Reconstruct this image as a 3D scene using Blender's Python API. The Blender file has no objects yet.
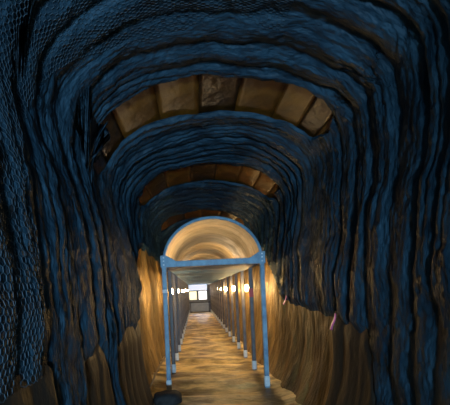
import bpy, bmesh, math, random
import numpy as np
from mathutils import Vector, Matrix

SC = bpy.context.scene
COL = SC.collection
rnd = random.Random(7)
PI = math.pi

# ------------------------------------------------------------------ helpers
def tag(o, label=None, cat=None, group=None, kind=None):
    if label: o['label'] = label
    if cat: o['category'] = cat
    if group: o['group'] = group
    if kind: o['kind'] = kind
    return o

def empty(name, loc, label, cat, group=None):
    o = bpy.data.objects.new(name, None)
    o.location = loc
    o.empty_display_size = .1
    COL.objects.link(o)
    return tag(o, label, cat, group)

def link(name, me, m, parent=None, smooth=False):
    if m is not None and not me.materials: me.materials.append(m)
    if smooth:
        me.polygons.foreach_set('use_smooth', [True] * len(me.polygons))
    o = bpy.data.objects.new(name, me)
    COL.objects.link(o)
    if parent is not None: o.parent = parent
    return o

def from_bm(name, bm, m, parent=None, smooth=False):
    me = bpy.data.meshes.new(name)
    bmesh.ops.recalc_face_normals(bm, faces=bm.faces)
    bm.to_mesh(me); bm.free()
    return link(name, me, m, parent, smooth)

def box(bm, c, s, rot=None, bevel=0.0):
    r = bmesh.ops.create_cube(bm, size=1.0)
    vs = r['verts']
    for v in vs:
        v.co = Vector((v.co.x * s[0], v.co.y * s[1], v.co.z * s[2]))
    if bevel > 0:
        es = list({e for v in vs for e in v.link_edges})
        rr = bmesh.ops.bevel(bm, geom=es, offset=bevel, segments=2, affect='EDGES', profile=.5)
        vs = list({v for f in rr['faces'] for v in f.verts} | {v for v in vs if v.is_valid})
    M = (rot if rot is not None else Matrix.Identity(3))
    for v in vs:
        v.co = M @ v.co + Vector(c)

def tube(bm, pts, r, n=8, caps=True):
    """swept tube; r a number or a list"""
    pts = [Vector(p) for p in pts]
    rings = []
    up = None
    for i, p in enumerate(pts):
        a = pts[max(i - 1, 0)]; b = pts[min(i + 1, len(pts) - 1)]
        t = (b - a).normalized()
        if up is None:
            up = t.orthogonal().normalized()
        up = (up - t * up.dot(t)).normalized()
        w = t.cross(up)
        rr = r[i] if isinstance(r, (list, tuple)) else r
        rings.append([bm.verts.new(p + (up * math.cos(2 * PI * k / n) + w * math.sin(2 * PI * k / n)) * rr) for k in range(n)])
    for i in range(len(rings) - 1):
        for k in range(n):
            bm.faces.new((rings[i][k], rings[i][(k + 1) % n], rings[i + 1][(k + 1) % n], rings[i + 1][k]))
    if caps:
        bm.faces.new(rings[0]); bm.faces.new(rings[-1])

def grid_mesh(name, P):
    """P: array (nu, nv, 3)"""
    nu, nv = P.shape[:2]
    idx = np.arange(nu * nv).reshape(nu, nv)
    q = np.stack([idx[:-1, :-1], idx[1:, :-1], idx[1:, 1:], idx[:-1, 1:]], -1).reshape(-1, 4)
    me = bpy.data.meshes.new(name)
    me.vertices.add(nu * nv); me.vertices.foreach_set('co', P.reshape(-1).astype(np.float32))
    me.loops.add(q.size); me.loops.foreach_set('vertex_index', q.reshape(-1).astype(np.int32))
    me.polygons.add(len(q)); me.polygons.foreach_set('loop_start', np.arange(0, q.size, 4, dtype=np.int32))
    me.polygons.foreach_set('loop_total', np.full(len(q), 4, dtype=np.int32))
    me.update(calc_edges=True); me.validate()
    return me

_tab = np.random.RandomState(11).rand(256, 256) * 2 - 1
def vn(x, y, seed=0):
    """2-D value noise, arrays in, -1..1"""
    x = np.asarray(x, float) + seed * 17.31; y = np.asarray(y, float) + seed * 5.77
    xi = np.floor(x).astype(int); yi = np.floor(y).astype(int)
    fx = x - xi; fy = y - yi
    fx = fx * fx * fx * (fx * (fx * 6 - 15) + 10); fy = fy * fy * fy * (fy * (fy * 6 - 15) + 10)
    a = _tab[xi % 256, yi % 256]; b = _tab[(xi + 1) % 256, yi % 256]
    c = _tab[xi % 256, (yi + 1) % 256]; d = _tab[(xi + 1) % 256, (yi + 1) % 256]
    return (a * (1 - fx) + b * fx) * (1 - fy) + (c * (1 - fx) + d * fx) * fy

def sstep(a, b, x):
    t = np.clip((np.asarray(x, float) - a) / (b - a), 0, 1)
    return t * t * (3 - 2 * t)

# ------------------------------------------------------------------ materials
def mat(name, base, rough=.6, metal=0., spec=.5, emis=None, estr=0.):
    m = bpy.data.materials.new(name); m.use_nodes = True
    b = m.node_tree.nodes['Principled BSDF']
    b.inputs['Base Color'].default_value = (*base, 1)
    b.inputs['Roughness'].default_value = rough
    b.inputs['Metallic'].default_value = metal
    b.inputs['Specular IOR Level'].default_value = spec
    if emis:
        b.inputs['Emission Color'].default_value = (*emis, 1)
        b.inputs['Emission Strength'].default_value = estr
    return m

def noisy(name, c0, c1, scale=(4, 4, 4), rough=(.5, .8), bump=.3, bdist=.02, bscale=None, detail=5, spec=.5, metal=0., lo=.35, hi=.65):
    m = mat(name, c0, rough[0], metal, spec)
    nt = m.node_tree; N = nt.nodes; L = nt.links
    b = N['Principled BSDF']
    tc = N.new('ShaderNodeTexCoord')
    mp = N.new('ShaderNodeMapping'); mp.inputs['Scale'].default_value = scale
    L.new(tc.outputs['Object'], mp.inputs['Vector'])
    n = N.new('ShaderNodeTexNoise'); n.inputs['Scale'].default_value = 1; n.inputs['Detail'].default_value = detail
    n.inputs['Roughness'].default_value = .6
    L.new(mp.outputs[0], n.inputs['Vector'])
    r = N.new('ShaderNodeValToRGB')
    r.color_ramp.elements[0].position = lo; r.color_ramp.elements[0].color = (*c0, 1)
    r.color_ramp.elements[1].position = hi; r.color_ramp.elements[1].color = (*c1, 1)
    L.new(n.outputs['Fac'], r.inputs['Fac']); L.new(r.outputs['Color'], b.inputs['Base Color'])
    mr = N.new('ShaderNodeMapRange'); mr.inputs['To Min'].default_value = rough[0]; mr.inputs['To Max'].default_value = rough[1]
    L.new(n.outputs['Fac'], mr.inputs['Value']); L.new(mr.outputs[0], b.inputs['Roughness'])
    if bump:
        mp2 = N.new('ShaderNodeMapping'); mp2.inputs['Scale'].default_value = bscale or tuple(5 * s for s in scale)
        L.new(tc.outputs['Object'], mp2.inputs['Vector'])
        n2 = N.new('ShaderNodeTexNoise'); n2.inputs['Scale'].default_value = 1; n2.inputs['Detail'].default_value = 5
        L.new(mp2.outputs[0], n2.inputs['Vector'])
        bp = N.new('ShaderNodeBump'); bp.inputs['Strength'].default_value = bump; bp.inputs['Distance'].default_value = bdist
        L.new(n2.outputs['Fac'], bp.inputs['Height']); L.new(bp.outputs[0], b.inputs['Normal'])
    return m

M_CLOTH = noisy('blue_cloth', (.006, .022, .040), (.026, .071, .116), (3, 5, 3), (.48, .75), .9, .03, (9, 26, 9), spec=.28)
M_EARTH = noisy('ochre_earth', (.085, .048, .015), (.35, .225, .078), (2.5, 2.5, .8), (.4, .75), 1., .05, (11, 11, 4), spec=.5)
M_SHELL = noisy('dark_rock', (.015, .013, .012), (.05, .04, .03), (2, 2, 2), (.7, .9), .6, .05)
M_FLOOR = noisy('packed_earth', (.22, .14, .05), (.86, .65, .30), (1.5, 2.7, 2), (.35, .65), .8, .03, (7, 16, 7), spec=.5, lo=.42, hi=.60)
M_BOARD = noisy('varnished_board', (.11, .038, .004), (.28, .11, .014), (3, 2, 3), (.3, .5), .6, .02, (7, 6, 7), spec=.4)
M_BOARD_DARK = noisy('dark_board', (.035, .014, .003), (.10, .042, .008), (3, 2, 3), (.22, .45), .9, .03, (7, 6, 7), spec=.5)
M_STEEL = noisy('lit_painted_steel', (.09, .19, .31), (.19, .35, .50), (9, 9, 6), (.35, .6), .2, .004, spec=.5)  # front frame: blue paint with the daylight on it put into the colour
M_STEEL_DARK = noisy('shaded_steel', (.045, .045, .06), (.10, .095, .11), (9, 9, 6), (.35, .6), .2, .004, spec=.5)  # frames behind the front one: their shade put into the colour
M_SLEEVE = noisy('pale_sleeve', (.45, .52, .6), (.7, .76, .82), (15, 15, 15), (.4, .6), .1, .003)
M_SHADE = noisy('brown_shading', (.010, .008, .007), (.032, .023, .016), (3, 3, 1.5), (.45, .7), .5, .02)  # near-black brown: shade of the low walls put into colour
M_VAULT = noisy('golden_sheet', (.42, .29, .13), (.74, .56, .30), (2, 6, 2), (.4, .65), .5, .02, (6, 20, 6), spec=.4)
M_DECK = noisy('smooth_sheet', (.02, .075, .20), (.035, .10, .25), (1.5, 1.5, 1.5), (.6, .8), .1, .01, spec=.3)
M_WIRE = mat('galvanised_wire', (.045, .08, .115), .5, .2)
M_BAG = noisy('dark_sack', (.012, .012, .014), (.03, .028, .03), (20, 20, 20), (.7, .9), .5, .01)
M_ROPE = noisy('pale_rope', (.35, .24, .13), (.5, .36, .2), (60, 60, 60), (.7, .9), .3, .003)
M_PINK = mat('pink_ribbon', (.72, .13, .50), .45)
M_RED = mat('red_tape', (.45, .04, .05), .5)
M_BLACK = mat('black_plastic', (.015, .015, .017), .4)
M_GREYP = noisy('grey_panel', (.14, .15, .17), (.22, .23, .26), (3, 3, 3), (.5, .7), .1, .01)
M_BLUEP = noisy('blue_grey_panel', (.22, .28, .42), (.30, .36, .50), (3, 3, 3), (.5, .7), .1, .01)
M_BULB = mat('glowing_bulb', (1, .8, .5), .4, emis=(1., .64, .25), estr=390.)
M_SIGN = mat('glowing_panel', (.6, .7, .9), .4, emis=(.66, .76, 1.), estr=.8)
M_WIN_W = mat('lit_pane', (.8, .8, .8), .4, emis=(1., .97, .93), estr=2.4)
M_WIN_Y = mat('lit_pane_yellow', (.8, .8, .6), .4, emis=(.95, .88, .58), estr=1.2)

# ------------------------------------------------------------------ camera
EYE = 1.6
F = 380.0
ROLL = math.radians(2.5)
cam_d = bpy.data.cameras.new('camera'); cam = bpy.data.objects.new('camera', cam_d); COL.objects.link(cam)
cam_d.sensor_fit = 'HORIZONTAL'; cam_d.sensor_width = 36; cam_d.lens = 36 * F / 450
cam_d.shift_x = (225 - 195) / 450; cam_d.shift_y = (290 - 202.5) / 450
cam_d.clip_start = .05
cam.matrix_world = Matrix.Translation((0, 0, EYE)) @ Matrix.Rotation(PI / 2, 4, 'X') @ Matrix.Rotation(-ROLL, 4, 'Z')
SC.camera = cam

# ------------------------------------------------------------------ tunnel section
CX, HW, SPR, RISE = .30, 1.25, 2.95, .85
_c = []
for z in np.linspace(0, SPR, 120): _c.append((CX - HW, z))
for a in np.linspace(0, PI, 260)[1:-1]:
    ca, sa = -math.cos(a), math.sin(a)
    _c.append((CX + HW * math.copysign(abs(ca) ** .93, ca), SPR + RISE * sa ** .93))
for z in np.linspace(SPR, 0, 120): _c.append((CX + HW, z))
_c = np.array(_c)
_fl = 1 + .105 * sstep(1.5, 2.9, _c[:, 1])          # the section widens towards the shoulders
_c[:, 0] = CX + (_c[:, 0] - CX) * _fl
_seg = np.r_[0, np.cumsum(np.hypot(*np.diff(_c, axis=0).T))]
LEN = _seg[-1]
_t = np.gradient(_c, axis=0); _t /= np.linalg.norm(_t, axis=1)[:, None]
_n = np.stack([_t[:, 1], -_t[:, 0]], 1)          # inward normal
for _k in range(30):
    _n[1:-1] = (_n[:-2] + 2 * _n[1:-1] + _n[2:]) / 4
_n /= np.linalg.norm(_n, axis=1)[:, None]
S_L, S_R = SPR, LEN - SPR                          # arc lengths at the springing

def prof(s, y, inset):
    """arc length, distance, inward offset -> xyz arrays"""
    x = np.interp(s, _seg, _c[:, 0]); z = np.interp(s, _seg, _c[:, 1])
    nx = np.interp(s, _seg, _n[:, 0]); nz = np.interp(s, _seg, _n[:, 1])
    toe = .26 * np.clip(1 - z / 1.0, 0, 1) ** 2.2
    x = x + nx * inset + np.where(x > CX, -toe, toe * .6)
    z = z + nz * inset
    return np.stack([x, np.broadcast_to(y, x.shape), z], -1)

def u_of(s):
    """-1..1 across the crown"""
    x = np.interp(s, _seg, _c[:, 0])
    return (x - CX) / (HW * 1.105)

# --- outer shell: wall_left, wall_right, ceiling (structure)
Y_BACK, Y_END = -7.0, 27.7
def wall_relief(s, y):
    step = .06 * (1 - sstep(5.35, 5.55, y + .05 * vn(s * 3, y * 0, 3))) * (s < LEN / 2) * sstep(0, .8, S_L - s)
    v = .045 * vn(y * 1.7, s * .5, 1) + .03 * vn(y * 4.5, s * 1.3, 2) + .012 * vn(y * 11, s * 5, 4)
    return step + v * (1 - .7 * sstep(1.2, 1.8, np.minimum(s, LEN - s)) * (y < 6)) - .04 * sstep(S_L - .3, S_L, np.minimum(s, LEN - s))
def shell(name, s0, s1, m, relief, ns, ny):
    s = np.linspace(s0, s1, ns)[:, None] * np.ones((1, ny))
    y = np.ones((ns, 1)) * np.linspace(Y_BACK, Y_END, ny)[None]
    P = prof(s, y, relief(s, y))
    me = grid_mesh(name, P)
    return tag(link(name, me, m, smooth=True), kind='structure')
shell('wall_left', -.0, S_L + .25, M_EARTH, wall_relief, 70, 900)
shell('wall_right', S_R - .25, LEN, M_EARTH, wall_relief, 70, 900)
shell('ceiling', S_L + .12, S_R - .12, M_SHELL, lambda s, y: -.10 + .02 * vn(y * 3, s * 3, 5), 60, 300)

# --- floor
nx_, ny_ = 90, 700
X = np.linspace(CX - 1.6, CX + 1.6, nx_)[:, None] * np.ones((1, ny_))
Y = np.ones((nx_, 1)) * np.linspace(Y_BACK, Y_END, ny_)[None]
Z = .020 * vn(X * 1.1, Y * 1.5, 6) + .045 * vn(X * 1.0, Y * 2.6, 7) + .018 * vn(X * 2.2, Y * 6.0, 9) + .004 * vn(X * 9, Y * 13, 8)
edge = np.abs(X - .305) - .86
for _px in (-.48, 1.09):
    Z = Z * (1 - .9 * np.exp(-((X - _px) / .13) ** 2))
Z = Z + .22 * np.clip(edge, 0, 1) ** 1.3
# level where the frames stand
Z = Z - .004
fl = tag(link('floor', grid_mesh('floor', np.stack([X, Y, Z], -1)), M_FLOOR, smooth=True), kind='structure')

# unseen portal added just behind the viewpoint to keep light off the near walls
bm = bmesh.new()
PX0, PX1, PZ = -.64, .96, 3.0
ins = [(PX0, 0)] + [(PX0 + (PX1 - PX0) / 2 * (1 - math.cos(a)), PZ - .55 + .55 * math.sin(a)) for a in np.linspace(0, PI, 25)] + [(PX1, 0)]
outp = [(CX - 1.7, 0), (CX - 1.7, 4.2), (CX + 1.7, 4.2), (CX + 1.7, 0)]
def oproj(p, i, n):
    t = i / (n - 1)
    if t < .12: return (CX - 1.7, 4.2 * t / .12)
    if t > .88: return (CX + 1.7, 4.2 * (1 - t) / .12)
    return (CX - 1.7 + 3.4 * (t - .12) / .76, 4.2)
n = len(ins)
vv = []
for i, p in enumerate(ins):
    q = oproj(p, i, n)
    vv.append([bm.verts.new((p[0], -1.6, p[1])), bm.verts.new((q[0], -1.6, q[1])), bm.verts.new((q[0], -1.25, q[1])), bm.verts.new((p[0], -1.25, p[1]))])
for i in range(n - 1):
    for m in range(4):
        bm.faces.new((vv[i][m], vv[i][(m + 1) % 4], vv[i + 1][(m + 1) % 4], vv[i + 1][m]))
bm.faces.new(vv[0]); bm.faces.new(vv[-1])
tag(from_bm('light_block_portal', bm, M_SHELL), kind='structure')

# ------------------------------------------------------------------ cloth lining, in bays between the openings
GAPS = [(4.17, .40, -1.00, .93), (6.95, .50, -.97, .96), (10.75, .55, -.9, .9)]
_ss = np.linspace(S_L, S_R, 600)
def s_of_u(u):
    return float(np.interp(u, u_of(_ss), _ss))
def gapw(s, k):
    """half-width of opening k at arc length s"""
    yc, hw, ua, ub = GAPS[k]
    sA, sB = s_of_u(ua), s_of_u(ub)
    w = sstep(sA - .12, sA + .26, s) * (1 - sstep(sB - .16, sB + .05, s))
    return hw * w * (1 + .08 * vn(s * 3, s * 0, 20 + k))

def hem_left(y):
    z = 1.10 + .05 * vn(y * 3, y * 0, 31)
    dip = np.exp(-((y - 3.65) / .16) ** 2) * .95 + np.exp(-((y - 2.45) / .2) ** 2) * .8
    z = np.maximum(z - dip, .10)
    return z + (2.42 - z) * sstep(5.45, 6.6, y) + .10 * vn(y * 2.1, y * 0, 32) * sstep(6, 7, y)
def hem_right(y):
    z = np.interp(y, [-9, 2.9, 3.35, 4.2, 6.5, 7.4, 8.6, 30], [.08, .10, 1.12, 1.24, 1.37, 1.85, 2.42, 2.45])
    return z + .035 * vn(y * 4, y * 0, 33)

def cloth_relief(s, y, seed=0):
    yy = y + .13 * vn(s * 1.0, y * .45, 141) + .06 * vn(s * 2.3, y * 1.2, 42)
    ph = yy * 2.3 + 1.2 * vn(yy * .9, s * .16, 143)
    big = np.abs(np.sin(PI * ph)) ** 1.0
    ph2 = yy * 6.3 + 1.1 * vn(yy * 2.1, s * .3, 44)
    fine = np.abs(np.sin(PI * ph2)) ** 1.0
    patch = np.clip(.55 + .9 * vn(y * 1.1, s * .8, 47), .08, 1.4)
    ph3 = yy * 15 + 1.2 * vn(yy * 3, s * .6, 45)
    amp = .050 * (1 + .5 * vn(y * .8, s * .7, 46))
    amp = amp * (1 - .40 * (1 - sstep(2.6, 3.6, np.minimum(s, LEN - s))) * (1 - sstep(5, 7, y)))
    r = amp * big + .019 * fine * patch + .003 * patch * np.sin(2 * PI * ph3)
    r = r + .020 * vn(s * 2.6, y * 2.2, 48) + .010 * vn(s * 7, y * 6, 49) + .006 * vn(s * 19, y * 19, 50) + .003 * vn(s * 45, y * 45, 51)
    return r + .055

def lining(k, y0, y1, label, ny, ns=380):
    U = np.linspace(0, 1, ns)[:, None] * np.ones((1, ny))
    T = np.ones((ns, 1)) * np.linspace(0, 1, ny)[None]
    s = U * LEN
    for _ in range(3):
        a = np.full_like(s, y0) if k == 0 else GAPS[k - 1][0] + gapw(s, k - 1) - .01
        b = np.full_like(s, y1) if k == len(GAPS) else GAPS[k][0] - gapw(s, k) + .01
        wob = .16 * vn(s * 1.1, s * 0, 55)
        if k: a = a + wob * (1 - np.clip(gapw(s, k - 1) / .2, 0, 1))
        if k < len(GAPS): b = b + wob * (1 - np.clip(gapw(s, k) / .2, 0, 1))
        y = a + T * (b - a)
        sl = hem_left(y); sr = LEN - hem_right(y)
        s = sl + U * (sr - sl)
    r = cloth_relief(s, y)
    # the sheet turns back to the rock at its ends and hangs off it at the hem
    e0 = np.ones_like(y) if k == 0 else sstep(0, .05, y - a)
    e1 = np.ones_like(y) if k == len(GAPS) else sstep(0, .05, b - y)
    hemf = .55 + .45 * sstep(0, .12, np.minimum(s - sl, sr - s))
    wa = np.clip(gapw(s, k - 1) / .12, 0, 1) if k else 0
    wb = np.clip(gapw(s, k) / .12, 0, 1) if k < len(GAPS) else 0
    r = r * hemf * (1 - .38 * wa * (1 - e0)) * (1 - .38 * wb * (1 - e1))
    r = r + .06 * (1 - sstep(5.35, 5.6, y)) * (s < S_L) * sstep(0, .8, S_L - s)
    P = prof(s, y, r)
    me = grid_mesh('cloth_lining', P)
    o = link('cloth_lining', me, M_CLOTH, smooth=True)
    return tag(o, label, 'tunnel lining', 'lengths of cloth lining between the board openings')
lining(0, -1.2, 0, 'nearest length of wrinkled dark blue cloth lining, in front of the widest board arch', 430, 640)
lining(1, 0, 0, 'wrinkled blue cloth lining between the first and second arches of brown boards', 190)
lining(2, 0, 0, 'creased grey-blue cloth lining behind the second board arch, above the steel walkway front', 200)
lining(3, 0, 27.6, 'farthest length of cloth lining, running on behind the golden vaulted walkway', 420, 200)

# dark skirts added below the hem to stand in for the walls' shade
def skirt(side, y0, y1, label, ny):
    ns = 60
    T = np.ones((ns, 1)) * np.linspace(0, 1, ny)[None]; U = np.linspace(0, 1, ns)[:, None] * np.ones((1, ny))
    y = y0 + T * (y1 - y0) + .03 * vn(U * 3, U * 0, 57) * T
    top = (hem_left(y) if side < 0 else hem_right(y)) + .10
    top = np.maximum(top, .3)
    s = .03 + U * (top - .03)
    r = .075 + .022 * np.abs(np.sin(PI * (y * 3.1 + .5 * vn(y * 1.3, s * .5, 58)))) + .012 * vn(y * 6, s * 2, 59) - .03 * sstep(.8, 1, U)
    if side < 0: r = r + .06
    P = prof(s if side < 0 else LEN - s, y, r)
    o = link('shading', grid_mesh('shading', P), M_SHADE, smooth=True)
    return tag(o, label, 'shading', 'tarpaulin skirts below the lining')
skirt(-1, .6, 5.50, 'dark brown sheet added as shade below the lining on the left wall', 260)
skirt(1, 2.3, 4.10, 'dark brown sheet added as shade below the lining on the right wall, beneath the pink ribbon', 120)

# ------------------------------------------------------------------ roof boards in the openings
BO = [[-1.0, -.955, -.79, -.46, -.12, .20, .53, .75, .89, .975],
      [-1.0, -.93, -.80, -.55, -.21, .13, .45, .68, .87, .99],
      [-.95, -.72, -.38, 0.0, .38, .72, .95]]
ARCH = ['nearest arch', 'second arch', 'third arch']
ORD = ['first', 'second', 'third', 'fourth', 'fifth', 'sixth', 'seventh', 'eighth', 'ninth']
boards = []
for k, us in enumerate(BO):
    yc, hw, _, _ = GAPS[k]
    for j in range(len(us) - 1):
        sa, sb = s_of_u(us[j]), s_of_u(us[j + 1])
        if k < 2 and j == 0: sa -= .20
        pa = prof(np.array([sa]), np.array([yc]), +.012)[0]; pb = prof(np.array([sb]), np.array([yc]), +.012)[0]
        pa = Vector(pa); pb = Vector(pb)
        w = (pb - pa).length
        xdir = (pb - pa).normalized(); ydir = Vector((0, 1, 0)); zdir = xdir.cross(ydir)
        tilt = rnd.uniform(-.03, .03)
        M = Matrix((xdir, ydir, zdir)).transposed() @ Matrix.Rotation(tilt, 3, 'Y') @ Matrix.Rotation(rnd.uniform(-.03, .03), 3, 'X')
        L = 2 * hw + .30
        bm = bmesh.new()
        # slightly warped board, nu x nv grid both faces
        nu, nv = 8, 18
        top = []; bot = []
        sd = rnd.random() * 50
        for a in range(nu + 1):
            ra = []; rb = []
            for b in range(nv + 1):
                lx = (a / nu - .5) * (w - .004); ly = (b / nv - .5) * L
                wz = float(.005 * vn(lx * 5 + sd, ly * 4, 60) + .0035 * vn(lx * 16 + sd, ly * 12, 61))
                e = 0
                ra.append(bm.verts.new((lx, ly, wz + .014 - e * .4))); rb.append(bm.verts.new((lx, ly, wz - .014 + e)))
            top.append(ra); bot.append(rb)
        for a in range(nu):
            for b in range(nv):
                bm.faces.new((top[a][b], top[a + 1][b], top[a + 1][b + 1], top[a][b + 1]))
                bm.faces.new((bot[a][b], bot[a][b + 1], bot[a + 1][b + 1], bot[a + 1][b]))
        for b in range(nv):
            bm.faces.new((top[0][b], top[0][b + 1], bot[0][b + 1], bot[0][b]))
            bm.faces.new((top[nu][b], bot[nu][b], bot[nu][b + 1], top[nu][b + 1]))
        for a in range(nu):
            bm.faces.new((top[a][0], bot[a][0], bot[a + 1][0], top[a + 1][0]))
            bm.faces.new((top[a][nv], top[a + 1][nv], bot[a + 1][nv], bot[a][nv]))
        dark = (k, j) in ((0, 0), (0, 1), (0, 4), (0, 7), (1, 4), (1, 2), (2, 1), (2, 4))
        o = from_bm('roof_board', bm, M_BOARD_DARK if dark else M_BOARD)
        sm = [abs(p.normal.z) > .8 for p in o.data.polygons]; o.data.polygons.foreach_set('use_smooth', sm)
        o.matrix_world = Matrix.Translation((pa + pb) / 2) @ M.to_4x4()
        where = 'leftmost' if j == 0 else ('rightmost' if j == len(us) - 2 else ORD[j] + ' from the left')
        look = ('narrow ' if w < .3 else 'wide ') + ('dark ' if dark else '')
        tag(o, look + 'brown roof board, %s in the %s of boards' % (where, ARCH[k]), 'board', 'roof boards of the ' + ARCH[k])
        boards.append(o)

# ------------------------------------------------------------------ steel walkway frames
PXL, PXR = -.48, 1.09
PC, PR = (PXL + PXR) / 2, (PXR - PXL) / 2
BEAM_Z = 2.03
YF = [6.1 + 1.3 * i for i in range(17)]
def frame_parts(steel, first):
    out = []
    for sx in (PXL, PXR):
        bm = bmesh.new(); box(bm, (sx, 0, BEAM_Z / 2 + .01), (.072, .072, BEAM_Z + .16), bevel=.008)
        out.append(('post', bm, steel, [('post_sleeve', sx)]))
    bm = bmesh.new(); box(bm, (PC, 0, BEAM_Z), (2 * PR - .072, .06, .095), bevel=.006)
    out.append(('beam', bm, steel, []))
    bm = bmesh.new()
    pts = [(PC - PR * math.cos(a), 0, BEAM_Z + .03 + PR * .88 * math.sin(a)) for a in np.linspace(0, PI, 41)]
    tube(bm, pts, .024, 8)
    out.append(('hoop', bm, steel, []))
    for sx, sg in ((PXL, 1), (PXR, -1)):
        bm = bmesh.new()
        # gusset: bent corner plate
        for yy in (-.037, ):
            v = [bm.verts.new((sx - sg * .05, yy, BEAM_Z - .05)), bm.verts.new((sx + sg * .19, yy, BEAM_Z - .05)),
                 bm.verts.new((sx + sg * .19, yy, BEAM_Z + .05)), bm.verts.new((sx + sg * .04, yy, BEAM_Z + .14)), bm.verts.new((sx - sg * .05, yy, BEAM_Z + .14))]
            f = bm.faces.new(v)
            r = bmesh.ops.extrude_face_region(bm, geom=[f])
            for e in r['geom']:
                if isinstance(e, bmesh.types.BMVert): e.co.y -= .008
        out.append(('corner_plate', bm, steel, [('bolt', sx)]))
    return out

FR_NAMES = ['front', 'second', 'third', 'fourth', 'fifth', 'sixth', 'seventh', 'eighth', 'ninth', 'tenth', 'eleventh',
            'twelfth', 'thirteenth', 'fourteenth', 'fifteenth', 'sixteenth', 'farthest']
def build_frame(y, label, steel):
    root = empty('walkway_frame', (0, y, 0), label, 'steel frame', 'steel hoop frames of the walkway')
    for nm, bm, m, subs in frame_parts(steel, True):
        p = from_bm(nm, bm, m, root, smooth=False)
        for sn, sx in subs:
            b2 = bmesh.new()
            if sn == 'post_sleeve':
                box(b2, (sx, 0, .095), (.088, .088, .17), bevel=.012)
                q = from_bm(sn, b2, M_SLEEVE, p); q['label'] = 'pale sleeve round the foot of the post'
            else:
                bx_ = sx
                for dz in (-.01, .05, .105):
                    b2 = bmesh.new()
                    bmesh.ops.create_cone(b2, cap_ends=True, segments=6, radius1=.014, radius2=.014, depth=.02,
                                          matrix=Matrix.Translation((bx_, -.052, BEAM_Z + dz)) @ Matrix.Rotation(PI / 2, 4, 'X'))
                    q = from_bm('bolt', b2, M_SLEEVE, p); q['label'] = 'shiny bolt of the corner plate'
    return root
def copy_tree(o, parent=None):
    c = o.copy(); COL.objects.link(c)
    if parent is not None: c.parent = parent
    for ch in list(o.children): copy_tree(ch, c)
    return c
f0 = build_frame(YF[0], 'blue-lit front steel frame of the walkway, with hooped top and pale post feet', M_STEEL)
# reflective tape on the front left post
bm = bmesh.new(); box(bm, (PXL, 0, 1.60), (.080, .080, .055), bevel=.004)
t = from_bm('tape_band', bm, M_SLEEVE, [c for c in f0.children if c.name.startswith('post')][0]); t['label'] = 'white band of tape'
f1 = build_frame(YF[1], 'shaded steel frame standing second, just behind the blue front frame', M_STEEL_DARK)
bm = bmesh.new(); box(bm, (PXR, 0, 1.50), (.078, .078, .17), bevel=.004)
t = from_bm('tape_band', bm, M_RED, [c for c in f1.children if c.name.startswith('post')][1]); t['label'] = 'red tape on the right post'
base2 = None
for i in range(2, len(YF)):
    lab = 'shaded steel hoop frame, %s in the row counted from the walkway front' % FR_NAMES[i]
    if i == len(YF) - 1: lab = 'farthest steel hoop frame, in front of the grey end wall'
    if base2 is None:
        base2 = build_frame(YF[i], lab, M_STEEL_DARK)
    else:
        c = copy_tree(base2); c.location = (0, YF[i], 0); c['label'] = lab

# golden vault sheet over the hoops
na, nyv = 60, 520
A = np.linspace(0.0, PI, na)[:, None] * np.ones((1, nyv))
Yv = np.ones((na, 1)) * np.linspace(YF[0] + .02, YF[-1] + .3, nyv)[None]
ph = (Yv - YF[0]) / 1.3
sag = .085 * (1 - np.abs(np.sin(PI * ph)) ** .8) + .012 * np.abs(np.sin(PI * ph * 3 + .3 * vn(A * .8, Yv * .4, 70))) + .010 * vn(A * 2.5, Yv * 3, 71)
Rv = PR - .022 - sag * .9 * sstep(.1, .6, ph) * (np.sin(A) ** .3 + .1)
P = np.stack([PC - Rv * np.cos(A), Yv, BEAM_Z + .04 + Rv * np.sin(A) * .88], -1)
o = link('vault_sheet', grid_mesh('vault_sheet', P), M_VAULT, smooth=True)
tag(o, 'golden ribbed vault sheeting bent over the hoops, glowing under the front arch', 'sheeting')
# flat ceiling sheet under the beams
nx2, ny2 = 20, 300
X = np.linspace(PXL + .04, PXR - .04, nx2)[:, None] * np.ones((1, ny2)); Y = np.ones((nx2, 1)) * np.linspace(YF[0] + .05, YF[-1] + .2, ny2)[None]
Z = 1.975 + .004 * vn(X * 3, Y * 2, 72) - .012 * np.abs(np.sin(PI * (Y - YF[0]) / 1.3))
o = link('ceiling_sheet', grid_mesh('ceiling_sheet', np.stack([X, Y, Z], -1)), M_DECK, smooth=True)
tag(o, 'flat blue-grey sheet stretched under the beams as the walkway ceiling', 'sheeting')

# ------------------------------------------------------------------ lamps
def lamp(x, y, z, side, label, energy, src=[]):
    if not src:
        root = empty('bulb_lamp', (x, y, z), label, 'lamp', 'bulbs strung along the walkway')
        bm = bmesh.new()
        bmesh.ops.create_uvsphere(bm, u_segments=12, v_segments=8, radius=.045)
        for v in bm.verts:
            v.co.z *= 1.75
            if v.co.z > .03: v.co.x *= .8; v.co.y *= .8
        from_bm('bulb', bm, M_BULB, root, smooth=True)
        bm = bmesh.new(); tube(bm, [(0, 0, .05), (0, 0, .085), (0, 0, .115)], [.020, .022, .012], 10)
        s = from_bm('socket', bm, M_BLACK, root, smooth=True)
        bm = bmesh.new(); tube(bm, [(0, 0, .11), (0, 0, .25), (0, .01, .385)], .004, 6)
        from_bm('cord', bm, M_BLACK, root, smooth=True)
        src.append(root)
    else:
        root = copy_tree(src[0]); root.location = (x, y, z); root['label'] = label
    return root
LN = ['nearest', 'second', 'third', 'fourth', 'fifth', 'sixth', 'seventh']
for i in range(7):
    lamp(PXL + .01, 7.45 + 2.6 * i, 1.60, -1, '%s glowing amber bulb on the left side of the walkway' % LN[i], 0)
for i in range(7):
    lamp(PXR + .03, 8.25 + 2.75 * i, 1.60, 1, '%s glowing amber bulb on the right side of the walkway' % LN[i], 0)

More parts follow.
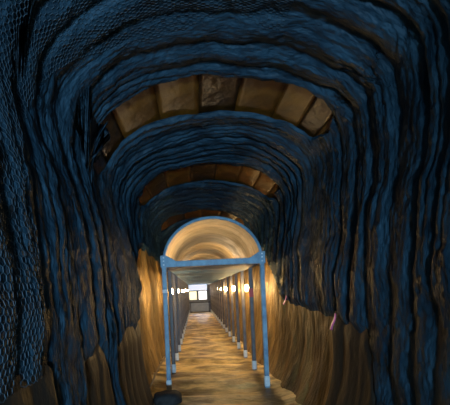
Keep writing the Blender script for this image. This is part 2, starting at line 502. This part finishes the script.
def point(name, loc, col, e, r=.05):
    l = bpy.data.lights.new(name, 'POINT'); l.color = col; l.energy = e; l.shadow_soft_size = r
    o = bpy.data.objects.new(name, l); o.location = loc; COL.objects.link(o); return o
for i in range(8):
    point('vault_light', (PC + (.3 if i % 2 else -.3), 6.75 + 2.6 * i, 2.13), (1, .68, .36), 13, .04)

# ------------------------------------------------------------------ far end
def sbox(name, c, s, m, bevel=0, kind='structure', parent=None):
    bm = bmesh.new(); box(bm, c, s, bevel=bevel)
    o = from_bm(name, bm, m, parent)
    if kind: o['kind'] = kind
    return o
YE = 27.6
# end wall with two window openings: built of pieces joined in one mesh
bm = bmesh.new()
W = [(-.42, .10, .92, 1.44), (.26, .83, .92, 1.48)]
zb, zt = .90, 1.50
xs = [-1.2, -.42, .10, .26, .83, 1.8]
box(bm, (CX, YE, zb / 2), (3.0, .12, zb)); box(bm, (CX, YE, (zt + 4) / 2), (3.0, .12, 4 - zt))
box(bm, ((xs[0] + xs[1]) / 2, YE, 1.2), (xs[1] - xs[0], .12, .6)); box(bm, ((xs[2] + xs[3]) / 2, YE, 1.2), (xs[3] - xs[2], .12, .6))
box(bm, ((xs[4] + xs[5]) / 2, YE, 1.2), (xs[5] - xs[4], .12, .6))
tag(from_bm('wall_back', bm, M_GREYP), kind='structure')
for n, (x0, x1, m) in enumerate(((-.42, .10, M_WIN_Y), (.26, .83, M_WIN_W))):
    sbox('window_%d' % (n + 1), ((x0 + x1) / 2, YE, 1.2), (x1 - x0, .03, .6), m)
# lightbox above the windows
lb = empty('light_panel', (.20, YE - .11, 1.82), 'wide bluish white glowing panel over the two windows of the end wall', 'light panel')
bm = bmesh.new(); box(bm, (0, 0, 0), (1.40, .10, .56), bevel=.015); from_bm('housing', bm, M_GREYP, lb)
bm = bmesh.new(); box(bm, (0, -.056, 0), (1.32, .012, .50), bevel=.004); from_bm('diffuser', bm, M_SIGN, lb)
# low barrier at the walkway end
br = empty('barrier', (.30, YE - .45, 0), 'low grey barrier with a dark rail below the end windows', 'barrier')
bm = bmesh.new(); box(bm, (0, 0, .36), (1.45, .05, .62), bevel=.01); from_bm('panel', bm, M_BLUEP, br)
bm = bmesh.new(); box(bm, (0, -.01, .70), (1.50, .07, .07), bevel=.01); from_bm('rail', bm, M_BLACK, br)
for sx in (-.66, .66):
    bm = bmesh.new(); box(bm, (sx, 0, .35), (.06, .09, .70), bevel=.01); from_bm('upright', bm, M_STEEL_DARK, br)

# ------------------------------------------------------------------ small things
# sack at the foot of the front left post
bm = bmesh.new(); bmesh.ops.create_icosphere(bm, subdivisions=4, radius=1)
for v in bm.verts:
    n = float(vn(np.array(v.co.x * 2.2 + 5), np.array(v.co.y * 2.2 + v.co.z * 1.7), 80))
    k = 1 + .13 * n
    x = math.copysign(abs(v.co.x) ** .8, v.co.x); y = math.copysign(abs(v.co.y) ** .8, v.co.y)
    v.co = Vector((x * .20 * k, y * .22 * k, max(v.co.z, -.5) * .13 * k + .06))
o = from_bm('sandbag', bm, M_BAG, smooth=True); o.location = (-.47, 5.52, -.03)
tag(o, 'dark slumped sandbag at the foot of the front left post', 'sandbag')
# rope
bm = bmesh.new()
rp = []
for i in range(30):
    t = i / 29
    rp.append((-.80 + .27 * t ** 1.1 + .010 * math.sin(t * 9), 5.0 + 2.36 * t, .10 + .44 * t ** 1.2 + .008 * math.sin(t * 14)))
tube(bm, rp, .013, 7)
o = from_bm('rope', bm, M_ROPE, smooth=True)
tag(o, 'thin pale rope slanting from the ground to the left posts', 'rope')
# pink ribbons at the hem of the right-hand lining
def ribbon(x, y, z, L, w, label):
    N = 14; P = np.zeros((N, 4, 3))
    for i in range(N):
        t = i / (N - 1)
        cxx = .010 * math.sin(t * 5); cy = .35 * w * math.sin(t * 3) ; ww = w * (.45 + .55 * min(1, t * 2.2)) * .5
        for j, (a, b) in enumerate(((-1, -1), (1, -1), (1, 1), (-1, 1))):
            P[i, j] = (x + cxx + b * .0015 - .03 * t, y + cy + a * ww + .10 * t * L, z - t * L)
    bm = bmesh.new()
    R = [[bm.verts.new(P[i, j]) for j in range(4)] for i in range(N)]
    for i in range(N - 1):
        for j in range(4):
            bm.faces.new((R[i][j], R[i][(j + 1) % 4], R[i + 1][(j + 1) % 4], R[i + 1][j]))
    bm.faces.new(R[0]); bm.faces.new(R[-1])
    o = from_bm('ribbon', bm, M_PINK, smooth=True)
    return tag(o, label, 'ribbon', 'pink marker ribbons')
ribbon(1.36, 3.72, 1.31, .16, .055, 'larger pink marker ribbon hanging from the hem of the lining on the right wall')
ribbon(1.42, 5.95, 1.45, .14, .05, 'smaller dull pink ribbon at the hem, near the front right post')

# wire netting over the near left of the lining
cell = .042
verts = []; edges = []
s_lo, s_hi, y_lo, y_hi = 1.2, 5.3, 1.45, 3.15
hx = cell * math.sqrt(3) / 2; R_ = cell / 2
key = {}
def hv(a, b):
    k = (round(a, 4), round(b, 4))
    if k not in key:
        key[k] = len(verts); verts.append((a, b))
    return key[k]
nrow = int((s_hi - s_lo) / (1.5 * R_)); ncol = int((y_hi - y_lo) / (math.sqrt(3) * R_))
es = set()
for i in range(nrow):
    for j in range(ncol):
        cs = s_lo + i * 1.5 * R_; cy = y_lo + (j + .5 * (i % 2)) * math.sqrt(3) * R_
        if cy > 2.02 + 1.0 * float(sstep(1.9, 4.3, cs)) + .1 * float(vn(cs * 2, cs * 0, 95)): continue
        q = [hv(cs + R_ * math.cos(PI / 3 * m), cy + R_ * math.sin(PI / 3 * m)) for m in range(6)]
        for m in range(6):
            e = tuple(sorted((q[m], q[(m + 1) % 6]))); es.add(e)
V = np.array(verts); s_, y_ = V[:, 0].copy(), V[:, 1].copy()
s_ += .012 * vn(V[:, 0] * 4, V[:, 1] * 4, 90); y_ += .014 * vn(V[:, 0] * 4, V[:, 1] * 4, 91)
rr = cloth_relief(s_, y_) + .06 * (1 - sstep(5.35, 5.6, y_)) * (s_ < S_L) * sstep(0, .8, S_L - s_) + .006
Pn = prof(s_, y_, rr); Pn2 = prof(s_, y_, rr + .004)
Nn = Pn2 - Pn; Nn /= np.linalg.norm(Nn, axis=1)[:, None]
E = np.array(sorted(es))
A_, B_ = Pn[E[:, 0]], Pn[E[:, 1]]
D = B_ - A_; D /= np.linalg.norm(D, axis=1)[:, None]
n0 = Nn[E[:, 0]]; w0 = np.cross(D, n0)
rw = .0022
ring = []
for P0 in (A_, B_):
    for m in range(3):
        a = 2 * PI * m / 3
        ring.append(P0 + (n0 * math.cos(a) + w0 * math.sin(a)) * rw)
VV = np.stack(ring, 1).reshape(-1, 3)
base = (np.arange(len(E)) * 6)[:, None]
Q = np.concatenate([base + np.array([[m, (m + 1) % 3, 3 + (m + 1) % 3, 3 + m]]) for m in range(3)], 0)
me = bpy.data.meshes.new('wire_netting')
me.vertices.add(len(VV)); me.vertices.foreach_set('co', VV.reshape(-1).astype(np.float32))
me.loops.add(Q.size); me.loops.foreach_set('vertex_index', Q.reshape(-1).astype(np.int32))
me.polygons.add(len(Q)); me.polygons.foreach_set('loop_start', np.arange(0, Q.size, 4, dtype=np.int32))
me.polygons.foreach_set('loop_total', np.full(len(Q), 4, dtype=np.int32))
me.update(calc_edges=True)
o = link('wire_netting', me, M_WIRE)
tag(o, 'hexagonal wire netting stretched over the lining at the upper left', 'netting', kind='stuff')

# ------------------------------------------------------------------ light
w = bpy.data.worlds.new('world'); SC.world = w; w.use_nodes = True
bg = w.node_tree.nodes['Background']; bg.inputs[0].default_value = (.25, .5, 1, 1); bg.inputs[1].default_value = .06
def area(name, loc, rot, size, col, e, sy=None):
    l = bpy.data.lights.new(name, 'AREA'); l.color = col; l.energy = e; l.shape = 'RECTANGLE'; l.size = size; l.size_y = sy or size
    o = bpy.data.objects.new(name, l); o.location = loc; o.rotation_euler = rot; COL.objects.link(o); return o
# daylight from the tunnel mouth behind the camera
l = area('mouth_daylight', (.25, -6.0, 1.1), (math.radians(90 + 8), 0, 0), .7, (.47, .77, 1), 350, .9)
l.data.spread = math.radians(120)
l = area('end_daylight', (.3, 27.0, 1.5), (-PI / 2, 0, 0), 1.2, (.62, .76, 1), 25, .5)

vs = SC.view_settings
vs.view_transform = 'Standard'; vs.look = 'None'; vs.gamma = 1; vs.exposure = 0.0; vs.use_curve_mapping = False
SC.cycles.use_denoising = True
SC.cycles.max_bounces = 8
